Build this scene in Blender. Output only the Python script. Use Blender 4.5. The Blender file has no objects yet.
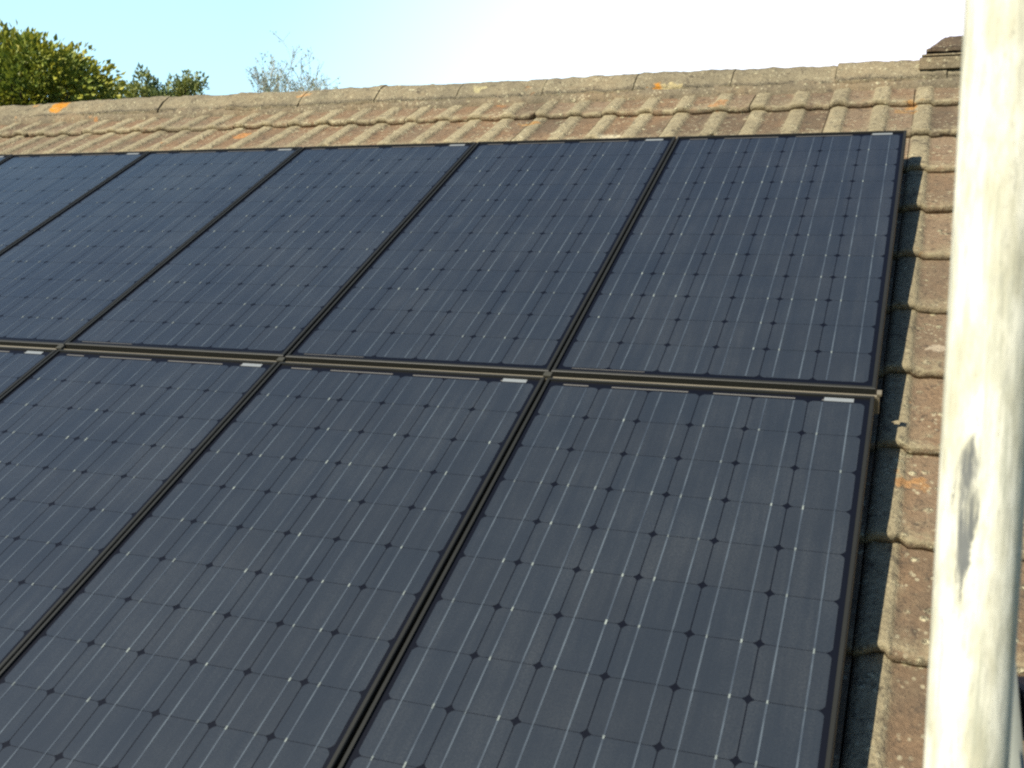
import bpy, bmesh, math, random
from mathutils import Vector, Matrix, noise

random.seed(11)
SC = bpy.context.scene
COL = SC.collection
R = math.radians

# ------------------------------------------------------------------ frame of the roof
PITCH = R(28.0)
CP, SP = math.cos(PITCH), math.sin(PITCH)
O = Vector((0.0, 0.0, 4.35))                 # top right corner of the panel field, on the glass level
EX = Vector((1, 0, 0))                       # along the ridge
EY = Vector((0, CP, SP))                     # up the slope
EZ = Vector((0, -SP, CP))                    # out of the slope


def rp(u, y, h):
    """point of the roof frame (along ridge, up the slope, out of the slope) in the world"""
    return O + EX * u + EY * y + EZ * h


ROOFM = Matrix((EX, EY, EZ)).transposed()

# ------------------------------------------------------------------ camera
CAM_U, CAM_V, CAM_H = 0.0981, 3.7462, 1.4898
FPX = 1070.4
# rows: right, down, forward in (u, down-slope, into-roof)
CR = ((0.932, -0.326, 0.158), (0.056, 0.560, 0.826), (-0.358, -0.761, 0.541))


def rv(t):
    return EX * t[0] - EY * t[1] - EZ * t[2]


c_right = rv(CR[0]).normalized()
c_fwd = rv(CR[2]).normalized()
c_down = c_fwd.cross(c_right).normalized()
c_right = c_down.cross(c_fwd).normalized()
CAM = rp(CAM_U, -CAM_V, CAM_H)
cam = bpy.data.cameras.new('camera')
cam.sensor_width = 36.0
cam.lens = FPX / 1024 * 36.0
cam.clip_start = 0.05
cam.clip_end = 3000
cam.dof.use_dof = True
cam.dof.focus_distance = 4.2
cam.dof.aperture_fstop = 13.0
camo = bpy.data.objects.new('camera', cam)
m3 = Matrix((c_right, -c_down, -c_fwd)).transposed()
camo.matrix_world = Matrix.Translation(CAM) @ m3.to_4x4()
COL.objects.link(camo)
SC.camera = camo


def ray(px, py, dist):
    """world point seen at a pixel of the photograph, at a given distance"""
    d = (c_right * ((px - 512) / FPX) + c_down * ((py - 384) / FPX) + c_fwd)
    return CAM + d.normalized() * dist


# ------------------------------------------------------------------ light
TO_SUN = (EX * -0.47 + EY * -0.35 + EZ * 1.0).normalized()
SUN_EL = math.asin(TO_SUN.z)
SUN_AZ = math.atan2(TO_SUN.x, TO_SUN.y)      # from +Y towards +X
w = bpy.data.worlds.new('World')
SC.world = w
w.use_nodes = True
wn, wl = w.node_tree.nodes, w.node_tree.links
wn.clear()
wo = wn.new('ShaderNodeOutputWorld')
wb = wn.new('ShaderNodeBackground')
sky = wn.new('ShaderNodeTexSky')
sky.sky_type = 'NISHITA'
sky.sun_disc = False
sky.sun_elevation = SUN_EL
sky.sun_rotation = SUN_AZ
sky.altitude = 50
sky.air_density = 1.0
sky.dust_density = 1.0
sky.ozone_density = 1.6
wb.inputs['Strength'].default_value = 0.053
# thin bright veil of high cloud low in the sky ahead, thicker to the right
geo = wn.new('ShaderNodeTexCoord')
dotn = wn.new('ShaderNodeVectorMath'); dotn.operation = 'DOT_PRODUCT'
veil_dir = (c_fwd + c_right * 0.50 + Vector((0, 0, 0.12))).normalized()
dotn.inputs[1].default_value = veil_dir
mr = wn.new('ShaderNodeMapRange')
mr.interpolation_type = 'SMOOTHSTEP'
mr.inputs['From Min'].default_value = 0.74
mr.inputs['From Max'].default_value = 1.04
mr.inputs['To Min'].default_value = 0.0
mr.inputs['To Max'].default_value = 1.0
mx = wn.new('ShaderNodeMix'); mx.data_type = 'RGBA'; mx.blend_type = 'ADD'
mx.inputs['B'].default_value = (12.5, 8.0, 6.8, 1)
wl.new(geo.outputs['Generated'], dotn.inputs[0])
wl.new(dotn.outputs['Value'], mr.inputs['Value'])
wl.new(mr.outputs['Result'], mx.inputs['Factor'])
tint = wn.new('ShaderNodeMix'); tint.data_type = 'RGBA'; tint.blend_type = 'MULTIPLY'
tint.inputs['Factor'].default_value = 1.0
tint.inputs['B'].default_value = (0.745, 0.985, 1.25, 1)
wl.new(sky.outputs[0], tint.inputs['A'])
wl.new(tint.outputs['Result'], mx.inputs['A'])
# bright pale haze towards the horizon ahead, away from the sun
dot2 = wn.new('ShaderNodeVectorMath'); dot2.operation = 'DOT_PRODUCT'
dot2.inputs[1].default_value = (c_fwd - c_right * 0.25 + Vector((0, 0, -0.15))).normalized()
mr2 = wn.new('ShaderNodeMapRange'); mr2.interpolation_type = 'SMOOTHSTEP'
mr2.inputs['From Min'].default_value = 0.50
mr2.inputs['From Max'].default_value = 1.0
mx2 = wn.new('ShaderNodeMix'); mx2.data_type = 'RGBA'; mx2.blend_type = 'ADD'
mx2.inputs['B'].default_value = (7.5, 12.0, 13.0, 1)
wl.new(geo.outputs['Generated'], dot2.inputs[0])
wl.new(dot2.outputs['Value'], mr2.inputs['Value'])
wl.new(mr2.outputs['Result'], mx2.inputs['Factor'])
wl.new(mx.outputs['Result'], mx2.inputs['A'])
wl.new(mx2.outputs['Result'], wb.inputs['Color'])
wl.new(wb.outputs[0], wo.inputs[0])

sun = bpy.data.lights.new('sun', 'SUN')
sun.energy = 5.0
sun.angle = R(0.53)
sun.color = (1.0, 0.92, 0.76)
suno = bpy.data.objects.new('sun', sun)
suno.rotation_euler = TO_SUN.to_track_quat('Z', 'Y').to_euler()
COL.objects.link(suno)

SC.view_settings.view_transform = 'Standard'
SC.view_settings.look = 'None'
SC.view_settings.exposure = 0.55
SC.view_settings.gamma = 1.0
SC.view_settings.use_curve_mapping = False
SC.cycles.pixel_filter_type = 'BLACKMAN_HARRIS'
SC.cycles.filter_width = 2.3
SC.cycles.max_bounces = 6
SC.cycles.use_denoising = False


# ------------------------------------------------------------------ node helpers
def new_mat(name):
    m = bpy.data.materials.new(name)
    m.use_nodes = True
    nt = m.node_tree
    return m, nt.nodes, nt.links, nt.nodes['Principled BSDF']


class NB:
    def __init__(self, name):
        self.m, self.n, self.l, self.p = new_mat(name)

    def inp(self, sock, val):
        if hasattr(val, 'is_linked') or isinstance(val, bpy.types.NodeSocket):
            self.l.new(val, sock)
        else:
            sock.default_value = val

    def coord(self, kind='Object'):
        return self.n.new('ShaderNodeTexCoord').outputs[kind]

    def mapping(self, vec, scale=(1, 1, 1), loc=(0, 0, 0)):
        x = self.n.new('ShaderNodeMapping')
        self.l.new(vec, x.inputs['Vector'])
        x.inputs['Scale'].default_value = scale
        x.inputs['Location'].default_value = loc
        return x.outputs[0]

    def noise(self, vec, scale, detail=4, rough=0.6, dist=0.0):
        x = self.n.new('ShaderNodeTexNoise')
        self.l.new(vec, x.inputs['Vector'])
        x.inputs['Scale'].default_value = scale
        x.inputs['Detail'].default_value = detail
        x.inputs['Roughness'].default_value = rough
        x.inputs['Distortion'].default_value = dist
        return x.outputs['Fac']

    def ramp(self, fac, lo, hi, a=0.0, b=1.0):
        x = self.n.new('ShaderNodeMapRange')
        x.interpolation_type = 'SMOOTHSTEP'
        self.l.new(fac, x.inputs['Value'])
        x.inputs['From Min'].default_value = lo
        x.inputs['From Max'].default_value = hi
        x.inputs['To Min'].default_value = a
        x.inputs['To Max'].default_value = b
        return x.outputs['Result']

    def mix(self, fac, a, b, blend='MIX'):
        x = self.n.new('ShaderNodeMix'); x.data_type = 'RGBA'; x.blend_type = blend
        self.inp(x.inputs['Factor'], fac)
        for s, v in (('A', a), ('B', b)):
            if isinstance(v, tuple):
                v = (v[0], v[1], v[2], 1)
            self.inp(x.inputs[s], v)
        return x.outputs['Result']

    def math(self, op, a, b=0.0):
        x = self.n.new('ShaderNodeMath'); x.operation = op
        self.inp(x.inputs[0], a); self.inp(x.inputs[1], b)
        return x.outputs[0]

    def attr(self, name):
        x = self.n.new('ShaderNodeAttribute'); x.attribute_name = name
        return x.outputs['Fac']

    def island(self):
        return self.n.new('ShaderNodeNewGeometry').outputs['Random Per Island']

    def spot(self, vec, c, r0, r1):
        x = self.n.new('ShaderNodeVectorMath'); x.operation = 'DISTANCE'
        self.l.new(vec, x.inputs[0]); x.inputs[1].default_value = c
        return self.ramp(x.outputs['Value'], r0, r1, 1.0, 0.0)

    def bump(self, h, strength, dist):
        x = self.n.new('ShaderNodeBump')
        x.inputs['Strength'].default_value = strength
        x.inputs['Distance'].default_value = dist
        self.l.new(h, x.inputs['Height'])
        self.l.new(x.outputs[0], self.p.inputs['Normal'])


def simple(name, col, rough=0.6, metal=0.0, var=0.25, scale=12, bump=0.0):
    b = NB(name)
    v = b.coord()
    n = b.noise(v, scale, 5)
    c = b.mix(n, tuple(x * (1 - var) for x in col), tuple(min(1, x * (1 + var)) for x in col))
    b.l.new(c, b.p.inputs['Base Color'])
    b.p.inputs['Roughness'].default_value = rough
    b.p.inputs['Metallic'].default_value = metal
    if bump:
        b.bump(b.noise(v, scale * 6, 4), bump, 0.004)
    return b.m


# ------------------------------------------------------------------ materials
def tile_material(name, dark, light, lich, spots):
    b = NB(name)
    v = b.coord()
    isl = b.island()
    roll = b.attr('roll')
    edge = b.attr('tail')
    big = b.noise(v, 2.6, 5)
    mid = b.noise(v, 17, 6, 0.7)
    fine = b.noise(v, 85, 5, 0.75)
    pan = b.mix(isl, tuple(x * 0.72 for x in dark), tuple(x * 1.35 for x in dark))
    pan = b.mix(b.ramp(big, 0.4, 0.65), pan, (dark[0] * 1.02, dark[1] * 0.92, dark[2] * 0.84))
    rolc = b.mix(b.ramp(mid, 0.3, 0.7), tuple(x * 0.8 for x in light), light)
    rf = b.math('ADD', b.math('MULTIPLY', roll, 0.75), b.math('MULTIPLY', mid, 0.9))
    rf = b.ramp(rf, 0.40, 1.25)
    c = b.mix(rf, pan, rolc)
    # patchy paler tone at the tails
    c = b.mix(b.math('MULTIPLY', edge, b.ramp(mid, 0.35, 0.6)), c, tuple(x * 0.9 for x in light))
    # crusty pale and yellow lichen
    vor = b.n.new('ShaderNodeTexVoronoi')
    vor.inputs['Scale'].default_value = 30
    vor.inputs['Randomness'].default_value = 1.0
    b.l.new(b.mapping(v, (1, 1, 1), (3.3, 1.1, 0)), vor.inputs['Vector'])
    lm = b.math('MULTIPLY', b.ramp(vor.outputs['Distance'], 0.18, 0.36, 1.0, 0.0), b.ramp(b.noise(v, 6.5, 3), 0.44, 0.58))
    lm = b.math('MULTIPLY', lm, b.ramp(fine, 0.35, 0.55))
    c = b.mix(b.math('MULTIPLY', lm, lich), c, (0.74, 0.67, 0.43))
    blk = b.ramp(b.noise(b.mapping(v, (1, 1, 1), (7, 2, 5)), 24, 5, 0.7), 0.57, 0.67)
    c = b.mix(b.math('MULTIPLY', blk, 0.6), c, (0.07, 0.06, 0.05))
    om = b.ramp(b.noise(b.mapping(v, (1, 1, 1), (11, 4, 0)), 7.0, 4, 0.6), 0.68, 0.74)
    c = b.mix(b.math('MULTIPLY', om, 0.8), c, (0.55, 0.25, 0.08))
    jit = b.n.new('ShaderNodeVectorMath'); jit.operation = 'ADD'
    nz = b.n.new('ShaderNodeTexNoise'); nz.inputs['Scale'].default_value = 22
    b.l.new(v, nz.inputs['Vector'])
    sc = b.n.new('ShaderNodeVectorMath'); sc.operation = 'SCALE'; sc.inputs['Scale'].default_value = 0.11
    b.l.new(nz.outputs['Color'], sc.inputs[0])
    b.l.new(v, jit.inputs[0]); b.l.new(sc.outputs[0], jit.inputs[1])
    for (pos, r, colr) in spots:
        p2 = (pos[0] + 0.055, pos[1] + 0.055, pos[2] + 0.055)
        c = b.mix(b.spot(jit.outputs[0], p2, r * 0.65, r), c, colr)
    # grime specks and pale crumbs
    v2 = b.n.new('ShaderNodeTexVoronoi'); v2.inputs['Scale'].default_value = 70
    b.l.new(b.mapping(v, (1, 0.8, 1), (1.7, 9.1, 2)), v2.inputs['Vector'])
    crumb = b.math('MULTIPLY', b.ramp(v2.outputs['Distance'], 0.22, 0.40, 1, 0), b.ramp(b.noise(b.mapping(v, (1, 1, 1), (5, 5, 5)), 14, 3), 0.48, 0.62))
    c = b.mix(b.math('MULTIPLY', crumb, 0.65), c, (0.66, 0.60, 0.40))
    dk = b.ramp(b.noise(b.mapping(v, (1, 0.6, 1), (2, 8, 1)), 42, 5, 0.75), 0.54, 0.68)
    c = b.mix(b.math('MULTIPLY', dk, 0.7), c, (0.085, 0.068, 0.052))
    c = b.mix(b.ramp(big, 0.30, 0.70), b.mix(0.30, c, (0.05, 0.045, 0.035)), c)
    c = b.mix(b.ramp(fine, 0.2, 0.8), b.mix(0.42, c, (0.03, 0.025, 0.02)), c)
    b.l.new(c, b.p.inputs['Base Color'])
    b.p.inputs['Roughness'].default_value = 0.92
    b.p.inputs['Specular IOR Level'].default_value = 0.2
    h = b.math('ADD', b.math('MULTIPLY', mid, 0.7), b.math('MULTIPLY', fine, 0.5))
    h = b.math('ADD', h, b.math('MULTIPLY', lm, 0.25))
    b.bump(h, 1.0, 0.013)
    return b.m


ORANGE = (0.78, 0.33, 0.03)


def roofpix(px, py, h):
    """(u, y, h) on the plane at height h seen at a pixel"""
    d = (c_right * ((px - 512) / FPX) + c_down * ((py - 384) / FPX) + c_fwd)
    q = CAM - O
    t = (h - q.dot(EZ)) / d.dot(EZ)
    q = q + d * t
    return (q.dot(EX), q.dot(EY), h)


def wpix(px, py, h):
    return tuple(rp(*roofpix(px, py, h)))


ridge_spots = [(wpix(60, 105, -0.075), 0.075, ORANGE), (wpix(36, 104, -0.07), 0.035, (0.6, 0.36, 0.15)),
               (wpix(656, 84, -0.075), 0.055, ORANGE), (wpix(668, 83, -0.075), 0.05, (0.72, 0.6, 0.30)),
               (wpix(303, 95, -0.075), 0.04, (0.6, 0.36, 0.16)), (wpix(478, 87, -0.07), 0.04, (0.62, 0.55, 0.3)),
               (wpix(410, 89, -0.07), 0.03, (0.7, 0.64, 0.42))]
tile_spots = [(roofpix(527, 116, -0.10), 0.06, (0.60, 0.33, 0.11)), (roofpix(718, 101, -0.10), 0.05, (0.52, 0.30, 0.14)),
              (roofpix(908, 101, -0.10), 0.065, (0.55, 0.30, 0.10)), (roofpix(240, 129, -0.10), 0.07, (0.55, 0.27, 0.10)),
              (roofpix(182, 108, -0.10), 0.05, (0.5, 0.27, 0.13)), (roofpix(608, 131, -0.10), 0.05, (0.7, 0.62, 0.42)),
              (roofpix(910, 480, -0.12), 0.04, (0.5, 0.28, 0.12)), (roofpix(938, 345, -0.12), 0.03, (0.6, 0.5, 0.36))]
M_TILE = tile_material('concrete roof tile', (0.270, 0.195, 0.126), (0.48, 0.41, 0.255), 1.0, tile_spots)
M_RIDGE = tile_material('weathered ridge tile', (0.29, 0.245, 0.16), (0.42, 0.365, 0.235), 0.9, ridge_spots)
M_MORTAR = tile_material('ridge mortar', (0.285, 0.24, 0.16), (0.40, 0.345, 0.225), 0.85, [])
M_VOID = simple('dark vent slot', (0.012, 0.012, 0.015), 0.8, 0, 0.1)

def panel_coord(b):
    """object coordinates shifted by the panel's own random number, so that no two panels carry the same dust"""
    v = b.coord()
    oi = b.n.new('ShaderNodeObjectInfo')
    cx = b.n.new('ShaderNodeCombineXYZ')
    b.l.new(b.math('MULTIPLY', oi.outputs['Random'], 37.0), cx.inputs[0])
    b.l.new(b.math('MULTIPLY', oi.outputs['Random'], 91.0), cx.inputs[1])
    a = b.n.new('ShaderNodeVectorMath'); a.operation = 'ADD'
    b.l.new(v, a.inputs[0]); b.l.new(cx.outputs[0], a.inputs[1])
    return a.outputs[0]


b = NB('black solar cell')
isl = b.island()
v = panel_coord(b)
hue = b.mix(isl, (0.0180, 0.0245, 0.0330), (0.0195, 0.0250, 0.0320))
dustn = b.noise(v, 2.3, 6, 0.7)
run = b.noise(b.mapping(v, (1, 0.07, 1)), 34, 5, 0.65)
grain = b.noise(v, 240, 2, 0.8)
film = b.math('MULTIPLY', b.ramp(dustn, 0.30, 0.75, 0.25, 1.0), b.ramp(run, 0.30, 0.72, 0.3, 1.0))
film = b.math('MULTIPLY', film, b.ramp(grain, 0.25, 0.75, 0.3, 1.6))
hue = b.mix(b.math('MULTIPLY', film, 0.085), hue, (0.25, 0.26, 0.25))
b.l.new(hue, b.p.inputs['Base Color'])
b.p.inputs['Roughness'].default_value = 0.45
b.p.inputs['Specular IOR Level'].default_value = 0.3
b.p.inputs['Coat Weight'].default_value = 1.0
b.p.inputs['Coat IOR'].default_value = 1.45
b.l.new(b.ramp(dustn, 0.3, 0.7, 0.10, 0.24), b.p.inputs['Coat Roughness'])
M_CELL = b.m

b = NB('black backsheet')
b.p.inputs['Base Color'].default_value = (0.003, 0.004, 0.008, 1)
b.p.inputs['Roughness'].default_value = 0.5
b.p.inputs['Specular IOR Level'].default_value = 0.2
b.p.inputs['Coat Weight'].default_value = 0.22
b.p.inputs['Coat IOR'].default_value = 1.4
b.p.inputs['Coat Roughness'].default_value = 0.16
M_BACK = b.m

b = NB('tinned busbar')
v = panel_coord(b)
st = b.ramp(b.noise(b.mapping(v, (45, 3.2, 1)), 2.2, 4, 0.7), 0.30, 0.76)
b.l.new(b.mix(st, (0.036, 0.048, 0.064), (0.105, 0.132, 0.155)), b.p.inputs['Base Color'])
b.p.inputs['Metallic'].default_value = 0.1
b.p.inputs['Roughness'].default_value = 0.5
b.p.inputs['Coat Weight'].default_value = 0.8
b.p.inputs['Coat Roughness'].default_value = 0.16
M_BUS = b.m
b = NB('painted busbar glint')  # glint where the busbar bends at cell joints, painted as pale colour
v = panel_coord(b)
gl = b.ramp(b.noise(b.mapping(v, (1, 1, 1)), 23, 2, 0.6), 0.34, 0.66)
b.l.new(b.mix(gl, (0.05, 0.064, 0.08), (0.26, 0.30, 0.28)), b.p.inputs['Base Color'])
b.p.inputs['Roughness'].default_value = 0.45
M_GLINT = b.m
M_RIBBON = simple('string ribbon', (0.17, 0.165, 0.15), 0.4, 0.2, 0.25, 9)
M_FRAME = simple('black anodised frame', (0.017, 0.0175, 0.014), 0.52, 0.05, 0.3, 8)
M_STICK = simple('white sticker', (0.21, 0.23, 0.24), 0.5, 0, 0.1)
b = NB('bare aluminium rail')
v = b.coord()
b.l.new(b.mix(b.noise(b.mapping(v, (2, 40, 40)), 4, 4), (0.20, 0.175, 0.125), (0.36, 0.315, 0.225)), b.p.inputs['Base Color'])
b.p.inputs['Metallic'].default_value = 0.45
b.p.inputs['Roughness'].default_value = 0.45
M_RAIL = b.m
M_CLAMP = simple('clamp metal', (0.075, 0.072, 0.055), 0.5, 0.4, 0.25)


# ------------------------------------------------------------------ object helpers
def link(name, bm, mats, parent=None, smooth=False):
    me = bpy.data.meshes.new(name)
    bm.normal_update()
    bm.to_mesh(me)
    bm.free()
    for m in (mats if isinstance(mats, (list, tuple)) else [mats]):
        me.materials.append(m)
    if smooth:
        for p in me.polygons:
            p.use_smooth = True
    o = bpy.data.objects.new(name, me)
    COL.objects.link(o)
    if parent:
        o.parent = parent
    return o


def tag(o, label=None, cat=None, group=None, kind=None):
    for k, x in (('label', label), ('category', cat), ('group', group), ('kind', kind)):
        if x:
            o[k] = x
    return o


def empty(name, loc, rot=(0, 0, 0)):
    o = bpy.data.objects.new(name, None)
    o.empty_display_size = 0.2
    o.location = loc
    o.rotation_euler = rot
    COL.objects.link(o)
    return o


def box(bm, x0, x1, y0, y1, z0, z1, mat=0, bevel=0.0):
    vs = [bm.verts.new((x, y, z)) for z in (z0, z1) for y in (y0, y1) for x in (x0, x1)]
    fs = [(0, 2, 3, 1), (4, 5, 7, 6), (0, 1, 5, 4), (2, 6, 7, 3), (0, 4, 6, 2), (1, 3, 7, 5)]
    out = []
    for f in fs:
        fc = bm.faces.new([vs[i] for i in f]); fc.material_index = mat; out.append(fc)
    if bevel:
        es = list({e for f in out for e in f.edges})
        bmesh.ops.bevel(bm, geom=es, offset=bevel, segments=2, affect='EDGES', profile=0.6)
    return out


def tube(bm, pts, radii, seg=8, caps=True):
    rings = []
    up = Vector((0.13, 0.27, 1)).normalized()
    for i, p in enumerate(pts):
        a = pts[max(0, i - 1)]; c = pts[min(len(pts) - 1, i + 1)]
        d = (Vector(c) - Vector(a)).normalized()
        x = d.cross(up)
        if x.length < 1e-3:
            x = d.cross(Vector((1, 0, 0)))
        x.normalize(); y = d.cross(x)
        rings.append([bm.verts.new(Vector(p) + (x * math.cos(t) + y * math.sin(t)) * radii[i])
                      for t in [2 * math.pi * k / seg for k in range(seg)]])
    for r0, r1 in zip(rings, rings[1:]):
        for k in range(seg):
            bm.faces.new((r0[k], r0[(k + 1) % seg], r1[(k + 1) % seg], r1[k]))
    if caps:
        bm.faces.new(list(reversed(rings[0]))); bm.faces.new(rings[-1])


# ------------------------------------------------------------------ ground
bm = bmesh.new()
g = 900
n = 24
grid = [[bm.verts.new((-g + 2 * g * i / n, -g + 2 * g * j / n, 0)) for i in range(n + 1)] for j in range(n + 1)]
for j in range(n):
    for i in range(n):
        bm.faces.new((grid[j][i], grid[j][i + 1], grid[j + 1][i + 1], grid[j + 1][i]))
b = NB('lawn')
v = b.coord()
c = b.mix(b.noise(v, 0.4, 6), (0.045, 0.075, 0.02), (0.09, 0.11, 0.035))
c = b.mix(b.ramp(b.noise(v, 40, 4), 0.4, 0.7), c, (0.03, 0.05, 0.015))
b.l.new(c, b.p.inputs['Base Color'])
b.p.inputs['Roughness'].default_value = 0.95
tag(link('ground', bm, b.m), kind='structure')

# ------------------------------------------------------------------ house
HL, HR = -8.6, 2.72                   # ends of the roof along the ridge
V_RIDGE = 0.945                       # up-slope distance of the ridge line
V_EAVE = -3.52
PAN_H = -0.135                        # level of a tile's pan at mid length
GAUGE, COVER, PERIOD = 0.32, 0.32, 0.16
house = empty('house', (0, 0, 0))
tag(house, 'low house under a pitched roof of weathered brown concrete tiles that carries the solar panels', 'house')


def inframe(parent_obj):
    """a child whose local axes are the roof frame"""
    parent_obj.location = O
    parent_obj.rotation_euler = (PITCH, 0, 0)
    return parent_obj


ROLL_H = 0.0145


def profile():
    """one interlocking tile across: (x, height, rollness); a roll, a pan, a roll, a pan"""
    pts = []
    for k in (0, 1):
        x0 = k * PERIOD
        last = 0.0 if k == 0 else 0.0
        pts += [(x0 + 0.000, 0.000, 0.25), (x0 + 0.006, 0.006, 0.7), (x0 + 0.011, 0.0115, 1.0), (x0 + 0.018, 0.014, 1.0),
                (x0 + 0.036, ROLL_H, 1.0), (x0 + 0.055, 0.014, 1.0), (x0 + 0.062, 0.0115, 1.0), (x0 + 0.067, 0.006, 0.7),
                (x0 + 0.073, 0.000, 0.2), (x0 + 0.085, -0.001, 0.0), (x0 + 0.113, -0.0015, 0.0), (x0 + 0.140, -0.001, 0.0)]
    pts.append((2 * PERIOD - 0.002, 0.0, 0.15))
    return pts


PROF = profile()
U0 = 0.003                            # left foot of the roll beside the panels


def tile_sheet(bm, u_a, u_b, courses, rng, rl, tl, flip=1.0):
    """separate overlapping tiles in the roof frame (x along ridge, y up slope, z out)"""
    n0 = math.floor((u_a - U0) / COVER)
    n1 = math.ceil((u_b - U0) / COVER)
    for (yt, ytop) in courses:
        cj = rng.uniform(-0.004, 0.004)
        for i in range(n0, n1):
            xo = U0 + i * COVER + rng.uniform(-0.0015, 0.0015)
            if xo + 0.05 < u_a or xo + COVER - 0.05 > u_b + COVER:
                continue
            L = ytop - yt
            tilt = rng.uniform(-0.0025, 0.0025)
            dy = cj + rng.uniform(-0.005, 0.005)
            dz = rng.uniform(-0.002, 0.002)
            skew = rng.uniform(-0.004, 0.004)
            yy = [0.0, 0.006, 0.03, 0.09, 0.17, 0.25, L]
            rows = []
            yy = [q for q in yy if q < L - 0.004] + [L] if L < 0.26 else yy
            for k, s in enumerate(yy):
                row = []
                for (x, h, ro) in PROF:
                    if xo + x > u_b:
                        x = u_b - xo
                    z = PAN_H + 0.017 - (s / GAUGE) * 0.026 + h * 0.72 + dz + tilt * (x / COVER - 0.5)
                    if k == 0:
                        z -= 0.005
                    q = Vector((xo + x, yt + s + dy + skew * (x / COVER - 0.5), z))
                    nv = noise.noise(q * 19.0) * 0.0028 + noise.noise(q * 55.0) * 0.0012
                    if k < 3:
                        q.y += noise.noise(Vector((q.x * 37, q.y * 7, 3.1))) * 0.009 - max(0, noise.noise(Vector((q.x * 21, q.y * 5, 8.1))) - 0.30) * -0.07
                    q.z += nv
                    vv = bm.verts.new(q)
                    vv[rl] = ro
                    vv[tl] = 1.0 if k < 2 else (0.6 if k == 2 else 0.0)
                    row.append(vv)
                rows.append(row)
            # tail face and the underside going back up beneath it
            tail, under = [], []
            for vv in rows[0]:
                a = bm.verts.new(vv.co + Vector((0, 0.003, -0.0225))); a[rl] = 0.1; a[tl] = 0.3
                c2 = bm.verts.new(vv.co + Vector((0, 0.016, -0.026))); c2[rl] = 0.0; c2[tl] = 0.0
                tail.append(a); under.append(c2)
            rows = [under, tail] + rows
            for r0, r1 in zip(rows, rows[1:]):
                for k in range(len(PROF) - 1):
                    if (r0[k].co - r0[k + 1].co).length < 1e-5:
                        continue
                    f = bm.faces.new((r0[k], r0[k + 1], r1[k + 1], r1[k]))
                    f.smooth = True
            # left edge of the tile: thin side wall
            side = []
            for r in rows[2:]:
                a = bm.verts.new(r[0].co + Vector((0.0015, 0, -0.016)))
                side.append(a)
            for k in range(len(side) - 1):
                bm.faces.new((rows[2 + k][0], rows[3 + k][0], side[k + 1], side[k]))


def tail_list():
    out = []
    y = 0.60
    while y - GAUGE > V_EAVE - 0.05:
        y -= GAUGE
    while y < V_RIDGE - 0.1:
        out.append((y, min(y + GAUGE + 0.07, V_RIDGE - 0.015)))
        y += GAUGE
    return out


COURSES = tail_list()
rng = random.Random(5)
bm = bmesh.new()
rl = bm.verts.layers.float.new('roll'); tl = bm.verts.layers.float.new('tail')
tile_sheet(bm, HL, HR, COURSES, rng, rl, tl)
roof = inframe(link('roof', bm, M_TILE, house))
# rear slope, the same tiles turned about the ridge
bm = bmesh.new()
rl = bm.verts.layers.float.new('roll'); tl = bm.verts.layers.float.new('tail')
tile_sheet(bm, -HR, -HL, COURSES, rng, rl, tl)
rear = link('roof', bm, M_TILE, house)
ridge_w = rp(0, V_RIDGE, PAN_H)
# rotate the front slope by half a turn about the vertical through the ridge line
T = Matrix.Translation((0, ridge_w.y, 0)) @ Matrix.Rotation(math.pi, 4, 'Z') @ Matrix.Translation((0, -ridge_w.y, 0))
rear.matrix_world = T @ Matrix.Translation(O) @ Matrix.Rotation(PITCH, 4, 'X')

# roof deck below the tiles
bm = bmesh.new()
e0 = rp(0, V_EAVE + 0.05, PAN_H - 0.06); r0 = rp(0, V_RIDGE, PAN_H - 0.06)
yb = 2 * r0.y - e0.y
sec = [(e0.y, e0.z), (r0.y, r0.z), (yb, e0.z), (yb, e0.z - 0.05), (r0.y, r0.z - 0.05), (e0.y, e0.z - 0.05)]
va = [bm.verts.new((HL + 0.05, y, z)) for y, z in sec]; vb = [bm.verts.new((HR - 0.06, y, z)) for y, z in sec]
for k in range(6):
    bm.faces.new((va[k], va[(k + 1) % 6], vb[(k + 1) % 6], vb[k]))
bm.faces.new((va[0], va[5], va[4], va[1])); bm.faces.new((va[1], va[4], va[3], va[2]))
bm.faces.new((vb[0], vb[1], vb[4], vb[5])); bm.faces.new((vb[1], vb[2], vb[3], vb[4]))
link('roof_underlay', bm, simple('underlay', (0.03, 0.03, 0.03), 0.9), house)

# ridge: low half-round tiles end to end, bedded on mortar
y_r, z_r = ridge_w.y, ridge_w.z
APEX = rp(0, 0.93, -0.062).z


def ridge_section(dr=0.0):
    pts = []
    hw = 0.138
    foot = rp(0, 0.80, -0.118)
    for k in range(13):
        t = -1 + 2 * k / 12
        yy = t * hw
        base = z_r - abs(yy) * math.tan(PITCH)
        top = APEX - (1 - math.cos(t * 1.25)) * 0.128 - 0.004 * abs(t)
        pts.append((y_r + yy, top + dr))
    return pts


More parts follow.
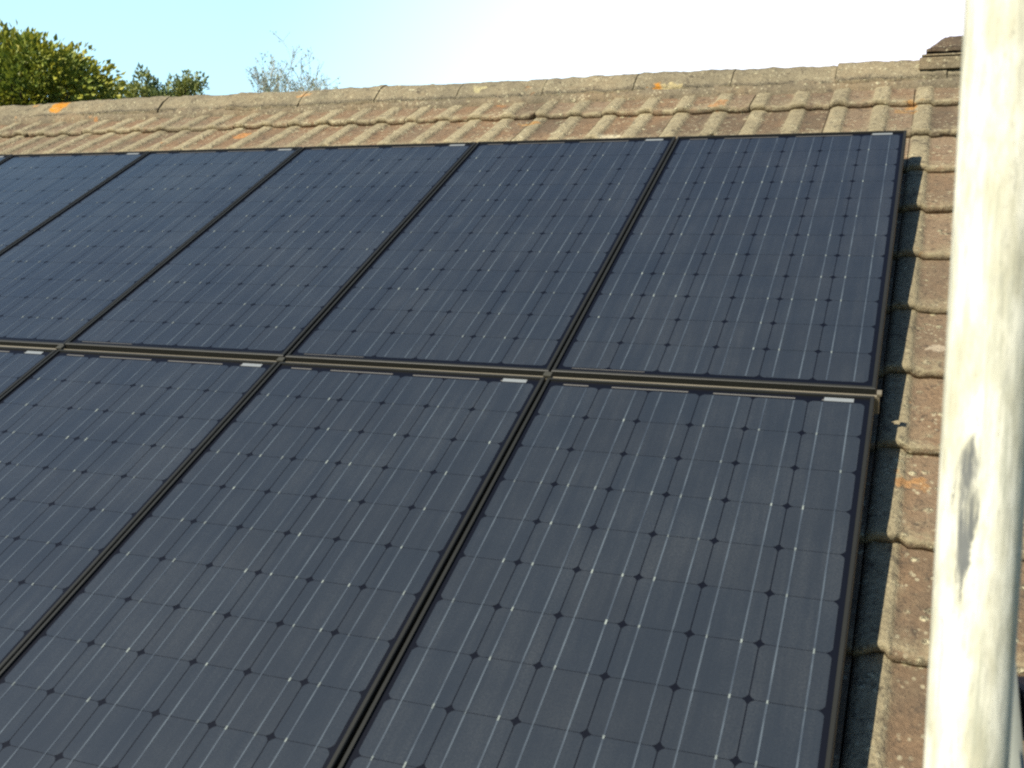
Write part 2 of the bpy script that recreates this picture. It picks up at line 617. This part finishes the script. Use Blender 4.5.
rg = random.Random(3)
u = HL + 0.02
RL = 0.435
ridge_proto = []
while u < HR - 0.1:
    bm = bmesh.new()
    rl = bm.verts.layers.float.new('roll'); tl = bm.verts.layers.float.new('tail')
    e = min(RL - 0.004, HR - u)
    dz0, dz1 = rg.uniform(-0.006, 0.006), rg.uniform(-0.006, 0.006)
    dyj = rg.uniform(-0.007, 0.007)
    rows = []
    for k in range(25):
        s = k / 24
        row = []
        for (yy, zz) in ridge_section():
            q = Vector((u + s * e, yy + dyj, zz + dz0 * (1 - s) + dz1 * s))
            q.z += noise.noise(q * 14) * 0.006 + noise.noise(q * 40) * 0.006
            q.y += noise.noise(q * 11 + Vector((5, 5, 5))) * 0.005
            vv = bm.verts.new(q); vv[rl] = 0.55; row.append(vv)
        rows.append(row)
    for a, c2 in zip(rows, rows[1:]):
        for k in range(12):
            bm.faces.new((a[k], c2[k], c2[k + 1], a[k + 1])).smooth = True
    # thickness at the ends and feet
    for r in (rows[0], rows[-1]):
        lo = [bm.verts.new(x.co + Vector((0, 0, -0.016))) for x in r]
        for k in range(12):
            bm.faces.new((r[k], r[k + 1], lo[k + 1], lo[k]))
    for k0 in (0, 12):
        lo = [bm.verts.new(r[k0].co + Vector((0, 0.002 if k0 == 0 else -0.002, -0.016))) for r in rows]
        for k in range(24):
            bm.faces.new((rows[k][k0], rows[k + 1][k0], lo[k + 1], lo[k]))
    link('ridge_tile', bm, M_RIDGE, house)
    u += RL
# mortar bed squeezed out along both feet of the ridge and into the pans
bm = bmesh.new()
for sgn in (-1, 1):
    rows = []
    nn = int((HR - HL - 0.1) / 0.02)
    for k in range(nn + 1):
        uu = HL + 0.05 + k * 0.02
        ph = ((uu - U0) % PERIOD)
        hh = 0.018 if 0.008 < ph < 0.058 else 0.0
        out = 0.018 * noise.noise(Vector((uu * 6, sgn, 0))) + 0.010 * noise.noise(Vector((uu * 22, sgn, 4)))
        sec = []
        for (yd, hd) in ((0.772 + out, PAN_H - 0.008 + hh * 0.6), (0.780 + out, PAN_H + 0.010 + hh * 0.7), (0.795 + out * 0.8, PAN_H + 0.024 + 0.004 * noise.noise(Vector((uu * 30, 0, 0)))), (0.825, PAN_H + 0.036 + 0.006 * noise.noise(Vector((uu * 12, 3, 0)))), (0.88, PAN_H + 0.03)):
            q = rp(uu, yd, hd)
            if sgn > 0:
                q.y = 2 * y_r - q.y
            sec.append(bm.verts.new(q))
        rows.append(sec)
    for a, c2 in zip(rows, rows[1:]):
        for k in range(4):
            f = (a[k], c2[k], c2[k + 1], a[k + 1])
            bm.faces.new(f if sgn < 0 else f[::-1]).smooth = True
link('ridge_mortar', bm, M_MORTAR, house)

# raised ridge ventilator, a domed cap over two dark slots
bm = bmesh.new()
rl = bm.verts.layers.float.new('roll'); tl = bm.verts.layers.float.new('tail')
va0, va1 = 0.03, 0.52


def dome(u0, u1, zoff, hw, hgt, over, n=28, m=18):
    rows = []
    for k in range(n + 1):
        s = k / n
        e = min(s, 1 - s) * (u1 - u0)
        f = min(1.0, (e / over)) if over > 0 else 1.0
        f = math.sin(f * math.pi / 2) ** 0.8
        row = []
        for j in range(m + 1):
            t = -1 + 2 * j / m
            zz = APEX + zoff + hgt * f * (math.cos(t * 1.35) - math.cos(1.35)) / (1 - math.cos(1.35))
            q = Vector((u0 + s * (u1 - u0), y_r + t * hw, zz))
            q.z += noise.noise(q * 24) * 0.010 + noise.noise(q * 60) * 0.005
            vv = bm.verts.new(q); vv[rl] = 0.0; row.append(vv)
        rows.append(row)
    for a, c2 in zip(rows, rows[1:]):
        for j in range(m):
            bm.faces.new((a[j], c2[j], c2[j + 1], a[j + 1])).smooth = True
    lo = []
    loop = [r[0] for r in rows] + rows[-1][1:] + [r[-1] for r in rows[::-1]][1:] + rows[0][::-1][1:-1]
    lo = [bm.verts.new(x.co + Vector((0, 0, -0.012))) for x in loop]
    for k in range(len(loop)):
        k2 = (k + 1) % len(loop)
        bm.faces.new((loop[k], loop[k2], lo[k2], lo[k]))
    bm.faces.new(lo)


dome(va0 + 0.004, va1, 0.024, 0.128, 0.066, 0.105)
M_VENT = tile_material('dark vent tile', (0.15, 0.115, 0.08), (0.2, 0.17, 0.11), 0.5, [])
vent = link('ridge_vent', bm, M_VENT, house)
bm = bmesh.new()
box(bm, va0 + 0.016, va1 - 0.02, y_r - 0.112, y_r + 0.112, APEX - 0.02, APEX + 0.0115)
link('vent_slot', bm, M_VOID, vent)
bm = bmesh.new()
rl = bm.verts.layers.float.new('roll'); tl = bm.verts.layers.float.new('tail')
box(bm, va0 - 0.012, va1 + 0.012, y_r - 0.123, y_r + 0.123, APEX - 0.002, APEX + 0.0045, bevel=0.0015)
box(bm, va0 - 0.02, va1 + 0.02, y_r - 0.126, y_r + 0.126, APEX - 0.055, APEX - 0.008, bevel=0.003)
link('vent_louvre', bm, M_RIDGE, vent)

# walls, fascia, gutter, gable
bm = bmesh.new()
ew = rp(0, V_EAVE, PAN_H)
wy0 = ew.y + 0.42; wy1 = 2 * y_r - wy0
wz = ew.z - 0.05
gx0, gx1 = HL + 0.25, HR - 0.25
hh = z_r - 0.16
def zroof(y):
    return hh - abs(y - y_r) * math.tan(PITCH)
for x in (gx0, gx1):
    bm.faces.new([bm.verts.new(q) for q in ((x, wy0, 0), (x, wy1, 0), (x, wy1, zroof(wy1)), (x, y_r, hh), (x, wy0, zroof(wy0)))])
for y in (wy0, wy1):
    bm.faces.new([bm.verts.new(q) for q in ((gx0, y, 0), (gx1, y, 0), (gx1, y, zroof(y)), (gx0, y, zroof(y)))])
link('wall', bm, simple('render wall', (0.5, 0.46, 0.38), 0.9, 0, 0.15, 3, 0.4), house)
bm = bmesh.new()
box(bm, HL, HR, ew.y + 0.03, ew.y + 0.055, ew.z - 0.24, ew.z - 0.055)
link('fascia', bm, simple('white fascia', (0.7, 0.7, 0.68), 0.5, 0, 0.05), house)
bm = bmesh.new()
rows = []
for k in range(25):
    x = HL + (HR - HL) * k / 24
    rows.append([bm.verts.new((x, ew.y - 0.03 + 0.055 * math.cos(a), ew.z - 0.075 + 0.055 * math.sin(a))) for a in [math.pi + math.pi * j / 8 for j in range(9)]])
for a, c2 in zip(rows, rows[1:]):
    for j in range(8):
        bm.faces.new((a[j], c2[j], c2[j + 1], a[j + 1]))
link('gutter', bm, simple('grey gutter', (0.05, 0.05, 0.05), 0.5, 0, 0.1), house)

# ------------------------------------------------------------------ solar panels
PW, PH, PT = 0.7995, 1.580, 0.040
CELL = 0.127
PITCH_U, PITCH_V = 0.8062, 1.6095
CUR = -0.023 + 0.404 - 0.404          # right edge of the cell block relative to u = 0
FW = 0.0085


def make_panel():
    root = empty('solar_panel', O, (PITCH, 0, 0))
    # local origin: centre of the panel's top edge line; x along the ridge, y up-slope, z out
    hx = PW / 2
    # frame: four mitred bars with a rounded outer edge
    bm = bmesh.new()
    outer = [(-hx, -PH), (hx, -PH), (hx, 0), (-hx, 0)]
    inner = [(-hx + FW, -PH + FW), (hx - FW, -PH + FW), (hx - FW, -FW), (-hx + FW, -FW)]
    def ring(pts, z, off=0.0):
        out = []
        for (x, y) in pts:
            cx, cy = 0, -PH / 2
            out.append(bm.verts.new((x - math.copysign(off, x - cx), y - math.copysign(off, y - cy), z)))
        return out
    rings = [ring(inner, -0.0045), ring(inner, 0.0), ring(outer, 0.0, 0.0016), ring(outer, -0.0016), ring(outer, -PT), ring(inner, -PT), ring(inner, -0.0075)]
    for a, c2 in zip(rings, rings[1:] + rings[:1]):
        for k in range(4):
            bm.faces.new((a[k], a[(k + 1) % 4], c2[(k + 1) % 4], c2[k]))
    bmesh.ops.recalc_face_normals(bm, faces=bm.faces)
    fr = link('frame', bm, M_FRAME, root)
    # laminate: backsheet and cells under the glass, one sheet
    bm = bmesh.new()
    x0, x1, y0, y1 = -hx + FW, hx - FW, -PH + FW, -FW
    f = bm.faces.new([bm.verts.new(q) for q in ((x0, y0, -0.005), (x1, y0, -0.005), (x1, y1, -0.005), (x0, y1, -0.005))])
    f.material_index = 0
    bot = bm.faces.new([bm.verts.new(q) for q in ((x0, y1, -0.0072), (x1, y1, -0.0072), (x1, y0, -0.0072), (x0, y0, -0.0072))])
    xr = 3 * CELL                       # cells centred in the width
    ch = 0.0098
    hc = CELL / 2 - 0.0011
    hv = CELL / 2 - 0.00055
    zc, zb, zg = -0.0046, -0.0042, -0.0039
    for i in range(6):
        for j in range(12):
            cx = xr - CELL * (i + 0.5); cy = -0.028 - CELL * (j + 0.5)
            pts = []
            for (sx, sy) in ((1, 1), (-1, 1), (-1, -1), (1, -1)):
                a = (hc * sx, (hv - ch) * sy); d = ((hc - ch) * sx, hv * sy)
                mid = ((hc - ch * 0.40) * sx, (hv - ch * 0.40) * sy)
                pts += [a, mid, d] if sx * sy > 0 else [d, mid, a]
            fc = bm.faces.new([bm.verts.new((cx + x, cy + y, zc)) for x, y in pts]); fc.material_index = 1
        for q in (-0.0315, 0.0315):
            cx = xr - CELL * (i + 0.5) + q
            hw = 0.0017
            for j in range(12):
                ya = -0.028 - CELL * j - 0.003; yb2 = ya - CELL + 0.006
                fc = bm.faces.new([bm.verts.new(t) for t in ((cx - hw, yb2, zb), (cx + hw, yb2, zb), (cx + hw, ya, zb), (cx - hw, ya, zb))]); fc.material_index = 2
                if j:
                    lit = RGL.random() < 0.55
                    yg = ya + 0.003; gw = 0.0014 if not lit else RGL.uniform(0.0014, 0.0019); gl = 0.0040 if not lit else RGL.uniform(0.0035, 0.0065)
                    fc = bm.faces.new([bm.verts.new(t) for t in ((cx - gw, yg - gl, zg), (cx + gw, yg - gl, zg), (cx + gw, yg + gl, zg), (cx - gw, yg + gl, zg))]); fc.material_index = 3 if lit else 2
    # string ribbons in the head and foot margins
    def rib(c0, c1, y, t=0.0022):
        xa = xr - CELL * (c0 + 0.5) + 0.033; xb = xr - CELL * (c1 + 0.5) - 0.033
        fc = bm.faces.new([bm.verts.new(q) for q in ((xb, y - t, zb), (xa, y - t, zb), (xa, y + t, zb), (xb, y + t, zb))]); fc.material_index = 4
    for (a, c2) in ((0, 0), (1, 2), (3, 4), (5, 5)):
        rib(a, c2, -0.0225, 0.0022)
    rib(4, 5, -PH + 0.0235, 0.0011)
    link('laminate', bm, [M_BACK, M_CELL, M_BUS, M_GLINT, M_RIBBON], root)
    # serial number sticker under the glass at the right of the head
    bm = bmesh.new()
    sx = xr - CELL + 0.035
    box(bm, sx, sx + 0.066, -0.026, -0.0125, -0.0045, -0.0036)
    link('sticker', bm, M_STICK, root)
    return root


RGL = random.Random(8)


def dup(root):
    r = root.copy(); COL.objects.link(r)
    for ch in list(root.children):
        c2 = ch.copy(); COL.objects.link(c2); c2.parent = r
    return r


proto = make_panel()
place = {('upper', 0): 'rightmost solar panel of the upper row, its right edge next to bare roof tiles',
         ('upper', 1): 'second solar panel from the right in the upper row',
         ('upper', 2): 'third solar panel from the right in the upper row',
         ('upper', 3): 'fourth solar panel from the right in the upper row, below the bare tree',
         ('upper', 4): 'fifth solar panel from the right in the upper row, cut by left edge',
         ('upper', 5): 'sliver of the farthest solar panel at the far left end of the upper row',
         ('lower', 0): 'large near solar panel at the right end of the lower row, beside the scaffold pole',
         ('lower', 1): 'second solar panel from the right in the lower row nearest the camera',
         ('lower', 2): 'third solar panel from the right in the lower row, cut by left edge',
         ('lower', 3): 'small corner of a solar panel at far left of the lower row'}
rp_ = random.Random(21)
first = True
for (row, k), lab in place.items():
    o = proto if first else dup(proto)
    first = False
    uc = -0.404 - PITCH_U * k
    yv = 0.0 if row == 'upper' else -PITCH_V
    o.location = rp(uc, yv + rp_.uniform(-0.001, 0.001), rp_.uniform(-0.001, 0.001))
    o.rotation_euler = (PITCH + rp_.uniform(-0.0012, 0.0012), rp_.uniform(-0.001, 0.001), 0)
    tag(o, lab, 'solar panel', 'black solar panels in two rows on the tiled roof')

# rail between the two rows with small clamps at each joint
rail = empty('mounting_rail', O, (PITCH, 0, 0))
tag(rail, 'thin pale aluminium rail along the gap between the upper and lower rows of solar panels', 'rail')
bm = bmesh.new()
ULEFT = -6 * PITCH_U + 0.01
box(bm, ULEFT, 0.006, -1.6065, -1.5985, -0.055, -0.005, bevel=0.0022)
box(bm, ULEFT, 0.002, -1.5974, -1.5815, -0.055, -0.034, bevel=0.001)  # wider lower bar, added to stop sunlight falling through the row gap
link('rail_and_gap_blocker', bm, M_RAIL, rail)
for k in range(0, 6):
    bm = bmesh.new()
    uc = -PITCH_U * k if k else 0.0045
    box(bm, uc - (0.011 if k else 0.005), uc + (0.011 if k else 0.006), -1.6075, -1.590, -0.004, 0.003, bevel=0.001)
    link('clamp', bm, M_CLAMP if k else M_RAIL, rail)
# legs of the array: roof hooks standing on the tiles below the rail
for k in range(7):
    bm = bmesh.new()
    uc = -0.30 - 0.8 * k
    box(bm, uc - 0.016, uc + 0.016, -1.603, -1.592, PAN_H - 0.01, -0.055)
    link('roof_hook', bm, M_CLAMP, rail)
for (yy, nm, lab) in ((-0.30, 0, 'hidden'), ):
    pass


# ------------------------------------------------------------------ scaffold pole
def pix_depth(px, py, depth):
    return CAM + (c_right * ((px - 512) / FPX) + c_down * ((py - 384) / FPX) + c_fwd) * depth


PR = 0.02415
pb = pix_depth(965.5, 768, 0.658)
pt = pix_depth(1010.0, 0, 0.618)
axis = (pt - pb).normalized()
print('pole lean deg', math.degrees(axis.angle(Vector((0, 0, 1)))))
base = pb - axis * (pb.z / axis.z)
top = pb + axis * 1.35
bm = bmesh.new()
uvl = bm.loops.layers.uv.new('UVMap')
side = axis.cross(CAM - pb).normalized()       # image right
front = side.cross(axis).normalized()          # towards the camera
if front.dot(CAM - pb) < 0:
    front = -front
if side.dot(c_right) < 0:
    side = -side
H = (top - base).length
SEG, NV = 40, 60
vs = []
for k in range(NV + 1):
    s = k / NV
    row = []
    for j in range(SEG):
        a = 2 * math.pi * j / SEG
        row.append(bm.verts.new(side * math.sin(a) * PR + front * math.cos(a) * PR + axis * (H * s)))
    vs.append(row)
for k in range(NV):
    for j in range(SEG):
        f = bm.faces.new((vs[k][j], vs[k][(j + 1) % SEG], vs[k + 1][(j + 1) % SEG], vs[k + 1][j]))
        f.smooth = True
        for lp, (jj, kk) in zip(f.loops, ((j, k), (j + 1, k), (j + 1, k + 1), (j, k + 1))):
            aa = jj / SEG
            lp[uvl].uv = ((aa if aa <= 0.5 + 1e-9 and not (jj == j + 1 and j >= SEG // 2) else aa - 1.0) if j < SEG // 2 else aa - 1.0, H * kk / NV)
bm.faces.new(vs[-1])
# where the scrape sits along the tube
def along(px, py):
    d = (c_right * ((px - 512) / FPX) + c_down * ((py - 384) / FPX) + c_fwd).normalized()
    q = CAM - base
    # closest approach of the ray to the axis
    a_, b_, c_ = 1.0, d.dot(axis), 1.0
    d0, e0_ = d.dot(q), axis.dot(q)
    den = 1 - b_ * b_
    return (e0_ - b_ * d0) / den
s_top, s_bot = along(968, 430), along(963, 618)
b = NB('galvanised steel tube')
uv = b.n.new('ShaderNodeUVMap').outputs[0]
sep = b.n.new('ShaderNodeSeparateXYZ'); b.l.new(uv, sep.inputs[0])
X, Y = sep.outputs['X'], sep.outputs['Y']
obj = b.coord()
patch = b.noise(b.mapping(obj, (1, 1, 0.30)), 55, 5, 0.62)
streak = b.noise(b.mapping(obj, (1, 1, 0.05)), 120, 5, 0.7)
base_c = b.mix(b.ramp(patch, 0.32, 0.66), (0.52, 0.50, 0.37), (0.88, 0.86, 0.72))
base_c = b.mix(b.ramp(streak, 0.50, 0.68, 0, 0.7), base_c, (0.40, 0.41, 0.32))
fl = b.ramp(b.noise(b.mapping(obj, (1, 1, 0.25)), 260, 3, 0.6), 0.70, 0.76)
base_c = b.mix(b.math('MULTIPLY', fl, 0.6), base_c, (0.22, 0.23, 0.20))
fine_s = b.noise(b.mapping(obj, (1, 1, 0.12)), 420, 5, 0.75)
base_c = b.mix(b.ramp(fine_s, 0.50, 0.66, 0, 0.45), base_c, (0.33, 0.33, 0.28))
pit = b.ramp(b.noise(b.mapping(obj, (1, 1, 0.6)), 330, 4, 0.8), 0.60, 0.68)
zone = b.ramp(b.noise(b.mapping(obj, (1, 1, 0.4)), 28, 3, 0.6), 0.46, 0.60)
base_c = b.mix(b.math('MULTIPLY', b.math('MULTIPLY', pit, zone), 0.7), base_c, (0.20, 0.20, 0.17))
# grey scrape: long ragged ellipse with bright scratches inside
yc, yh = (s_top + s_bot) / 2, abs(s_top - s_bot) / 2 * 1.03
tt = b.math('DIVIDE', b.math('SUBTRACT', Y, yc), yh)          # -1 foot, +1 head
wob = b.math('MULTIPLY', b.math('SUBTRACT', b.noise(b.mapping(obj, (1, 1, 0.5)), 90, 4, 0.7), 0.5), 0.075)
xx = b.math('ADD', b.math('SUBTRACT', X, 0.0), wob)
xx = b.math('ADD', xx, b.math('ADD', 0.060, b.math('MULTIPLY', tt, -0.018)))
wid = b.ramp(tt, -1.05, 0.55, 0.014, 0.060)
ell = b.math('DIVIDE', b.math('ABSOLUTE', xx), wid)
t3 = b.math('POWER', b.math('ABSOLUTE', tt), 4.0)
t3 = b.math('ADD', t3, b.math('MULTIPLY', b.math('SUBTRACT', b.noise(b.mapping(obj, (1, 1, 0.3)), 150, 4, 0.7), 0.5), 0.5))
msk = b.ramp(b.math('ADD', b.math('POWER', ell, 2.0), t3), 0.72, 1.05, 1, 0)
scr = b.ramp(b.noise(b.mapping(obj, (1, 1, 0.06)), (190), 4, 0.8), 0.40, 0.56)
msk = b.math('MULTIPLY', msk, b.math('SUBTRACT', 1.0, b.math('MULTIPLY', scr, 0.88)))
base_c = b.mix(b.math('MULTIPLY', msk, 0.9), base_c, (0.075, 0.085, 0.095))
b.l.new(base_c, b.p.inputs['Base Color'])
b.p.inputs['Metallic'].default_value = 0.0
b.p.inputs['Roughness'].default_value = 0.62
b.bump(b.math('ADD', b.math('ADD', streak, patch), b.math('MULTIPLY', fine_s, 0.6)), 0.4, 0.0015)
pole = link('scaffold_pole', bm, b.m)
pole.location = base
tag(pole, 'pale galvanised scaffold pole with a long grey scrape, upright at the right of the photo', 'scaffold pole')


# short brace tube clamped low behind the pole, and its dark coupler
bt = pix_depth(980, 655, 0.80)
bb = pix_depth(992, 790, 0.81)
ax2 = (bb - bt).normalized()
brace = empty('scaffold_brace', bt)
tag(brace, 'end of a pale scaffold tube with a dark coupler, low behind the upright pole', 'scaffold tube')
bm = bmesh.new()
PR2 = 0.02415
tube(bm, [Vector((0, 0, 0)), ax2 * 0.5, ax2 * 1.4], [PR2, PR2, PR2], 32)
for f in bm.faces:
    f.smooth = len(f.verts) == 4
link('tube', bm, simple('dull galvanised tube', (0.33, 0.35, 0.30), 0.55, 0.1, 0.2, 40), brace)
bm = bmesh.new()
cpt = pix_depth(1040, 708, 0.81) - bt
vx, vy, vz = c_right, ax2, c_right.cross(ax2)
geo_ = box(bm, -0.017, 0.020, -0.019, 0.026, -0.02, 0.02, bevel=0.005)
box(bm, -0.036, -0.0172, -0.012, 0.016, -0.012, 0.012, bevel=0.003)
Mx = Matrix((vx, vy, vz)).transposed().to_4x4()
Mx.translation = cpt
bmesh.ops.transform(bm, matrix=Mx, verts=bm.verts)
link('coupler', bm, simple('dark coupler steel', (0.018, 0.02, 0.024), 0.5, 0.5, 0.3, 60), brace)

# ------------------------------------------------------------------ trees
def leaf_mat(name, c0, c1, c2):
    b = NB(name)
    isl = b.island()
    v = b.coord()
    c = b.mix(isl, c0, c1)
    c = b.mix(b.ramp(b.noise(v, 2.2, 3), 0.42, 0.62), c, c2)
    b.l.new(c, b.p.inputs['Base Color'])
    b.p.inputs['Roughness'].default_value = 0.55
    b.p.inputs['Specular IOR Level'].default_value = 0.35
    tr = b.n.new('ShaderNodeBsdfTranslucent')
    b.l.new(c, tr.inputs['Color'])
    ms = b.n.new('ShaderNodeMixShader'); ms.inputs[0].default_value = 0.22
    out = [x for x in b.n if x.type == 'OUTPUT_MATERIAL'][0]
    b.l.new(b.p.outputs[0], ms.inputs[1]); b.l.new(tr.outputs[0], ms.inputs[2]); b.l.new(ms.outputs[0], out.inputs['Surface'])
    return b.m


M_BARK = simple('bark', (0.12, 0.09, 0.06), 0.95, 0, 0.4, 8, 0.6)
M_TWIG = simple('pale twig bark', (0.42, 0.43, 0.36), 0.9, 0, 0.3, 8)
M_LEAF_A = leaf_mat('olive broad leaf', (0.26, 0.31, 0.045), (0.13, 0.19, 0.04), (0.40, 0.38, 0.045))
M_LEAF_B = leaf_mat('dull green leaf', (0.22, 0.27, 0.085), (0.15, 0.21, 0.08), (0.28, 0.30, 0.08))
M_LEAF_C = leaf_mat('thin pale leaf', (0.30, 0.36, 0.22), (0.24, 0.30, 0.2), (0.33, 0.33, 0.2))


def leaf(bm, p, d, size, rng):
    """a pointed leaf folded along its rib"""
    d = d.normalized()
    a = d.cross(Vector((rng.gauss(0, 1), rng.gauss(0, 1), rng.gauss(0, 1)))).normalized()
    nrm = a.cross(d)
    w_ = size * rng.uniform(0.24, 0.34)
    v0 = bm.verts.new(p); v1 = bm.verts.new(p + d * size * 0.45 + a * w_ + nrm * size * 0.08)
    v2 = bm.verts.new(p + d * size - nrm * size * 0.1); v3 = bm.verts.new(p + d * size * 0.45 - a * w_ + nrm * size * 0.08)
    bm.faces.new((v0, v1, v2)); bm.faces.new((v0, v2, v3))


def leafy_tree(name, base, cen, rad, nclump, nleaf, lsize, clump_r, mat, seed, label, group=None, trunk_r=0.12):
    rng = random.Random(seed)
    root = empty(name, base)
    tag(root, label, 'tree', group)
    c = cen - base
    ends = []
    for i in range(nclump):
        while True:
            d = Vector((rng.gauss(0, 1), rng.gauss(0, 1), rng.gauss(0, 1)))
            if d.length > 0.1:
                break
        d.normalize()
        rr = rng.uniform(0.25, 1.0) ** 0.45
        bulge = 1.0 + 0.13 * noise.noise(d * 2.4 + Vector((seed, 0, 0)))
        ends.append(c + Vector((d.x * rad[0], d.y * rad[1], d.z * rad[2])) * rr * bulge)
    bm = bmesh.new()
    fork = Vector((c.x * 0.9, c.y * 0.9, max(0.6, c.z - rad[2] * 0.75)))
    tube(bm, [Vector((0, 0, 0)), fork * 0.5 + Vector((0.05, 0, 0)), fork], [trunk_r * 1.3, trunk_r, trunk_r * 0.8], 9)
    for e in ends[::3]:
        midp = fork.lerp(e, 0.5) + Vector((rng.uniform(-.08, .08), rng.uniform(-.08, .08), rng.uniform(0, .12))) * rad[0]
        tube(bm, [fork, midp, e], [trunk_r * 0.42, trunk_r * 0.22, trunk_r * 0.06], 5)
    link('trunk', bm, M_BARK, root)
    bm = bmesh.new()
    for e in ends:
        cr = clump_r * rng.uniform(0.6, 1.25)
        for k in range(nleaf):
            off = Vector((rng.gauss(0, 1), rng.gauss(0, 1), rng.gauss(0, 1))) * cr * 0.5
            if off.length > cr:
                off *= rng.uniform(0.5, 1.0) * cr / off.length
            dirn = (off.normalized() * 0.8 + (e - c).normalized() * 0.7 + Vector((0, 0, rng.uniform(-0.5, 0.35))))
            leaf(bm, e + off, dirn, lsize * rng.uniform(0.6, 1.2), rng)
    link('crown', bm, mat, root)
    return root


def ground_under(p, dx=0.0, dy=0.0):
    return Vector((p.x + dx, p.y + dy, 0))


c1 = ray(24, 126, 15)
leafy_tree('broadleaf_tree', ground_under(c1), c1, (1.13, 1.3, 1.04), 280, 80, 0.095, 0.27, M_LEAF_A, 4,
           'large olive green broadleaf tree with rounded crown above the left end of the ridge')
c2 = ray(150, 160, 24)
leafy_tree('small_tree', ground_under(c2), c2, (0.58, 0.6, 1.84), 340, 52, 0.085, 0.16, M_LEAF_B, 9,
           'dull green pointed treetop, in the middle of the three small ones over the ridge', None, 0.06)
c3 = ray(187, 160, 24.5)
leafy_tree('small_tree', ground_under(c3), c3, (0.66, 0.65, 1.86), 350, 52, 0.085, 0.17, M_LEAF_B, 10,
           'dark green treetop over the ridge, the nearest of the small ones to the bare tree', None, 0.06)
c4 = ray(124, 156, 25)
leafy_tree('small_tree', ground_under(c4), c4, (0.55, 0.55, 1.72), 300, 48, 0.08, 0.15, M_LEAF_B, 12,
           'lowest small treetop over the ridge, tucked against the big olive green tree', None, 0.05)

# thin bare tree
rng = random.Random(14)
tb = ray(292, 170, 26)
root = empty('bare_tree', ground_under(tb))
tag(root, 'thin nearly bare tree with wispy twigs and few pale leaves behind the ridge', 'tree')
bm = bmesh.new(); lf = bmesh.new()
off0 = -Vector((tb.x, tb.y, 0))


def grow(p, d, length, r, depth):
    n_ = 4
    pts = [p]; rr = [r]
    q = p.copy()
    for k in range(n_):
        d = (d + Vector((rng.gauss(0, .12), rng.gauss(0, .12), rng.gauss(0.03, .07)))).normalized()
        q = q + d * length / n_
        pts.append(q.copy()); rr.append(r * (1 - 0.6 * (k + 1) / n_))
    tube(bm, pts, [max(x, 0.0045) for x in rr], 4, False)
    if depth == 0:
        for k in range(rng.randint(0, 3)):
            pp = pts[rng.randint(2, n_)] + Vector((rng.gauss(0, .03), rng.gauss(0, .03), rng.gauss(0, .03)))
            leaf(lf, pp, Vector((rng.gauss(0, 1), rng.gauss(0, 1), rng.gauss(0, 1) - .3)), rng.uniform(0.04, 0.075), rng)
        return
    for k in range(rng.randint(3, 4)):
        t = rng.randint(2, n_)
        nd = (d + Vector((rng.gauss(0, .55), rng.gauss(0, .55), rng.uniform(-0.05, .5)))).normalized()
        grow(pts[t], nd, length * rng.uniform(0.5, 0.75), rr[t] * 0.7, depth - 1)


tz = tb.z
trunk_top = Vector((0, 0, tz))
tube(bm, [Vector((0, 0, 0)), Vector((0.05, 0, tz * 0.5)), trunk_top], [0.10, 0.08, 0.06], 7, False)
for (px, py, l) in ((290, 54, 1.0), (306, 50, 0.95), (268, 62, 0.9), (322, 58, 0.95), (274, 70, 0.9), (320, 66, 0.95), (297, 50, .9), (275, 60, .9), (282, 52, .9)):
    tgt = ray(px, py, 26) + Vector((0, rng.uniform(-.5, .5), 0)) + off0
    d = (tgt - trunk_top)
    grow(trunk_top + Vector((0, 0, -rng.uniform(0, .6))), d.normalized(), d.length * 0.52, 0.030, 4)
link('trunk', bm, M_TWIG, root)
link('foliage', lf, M_LEAF_C, root)
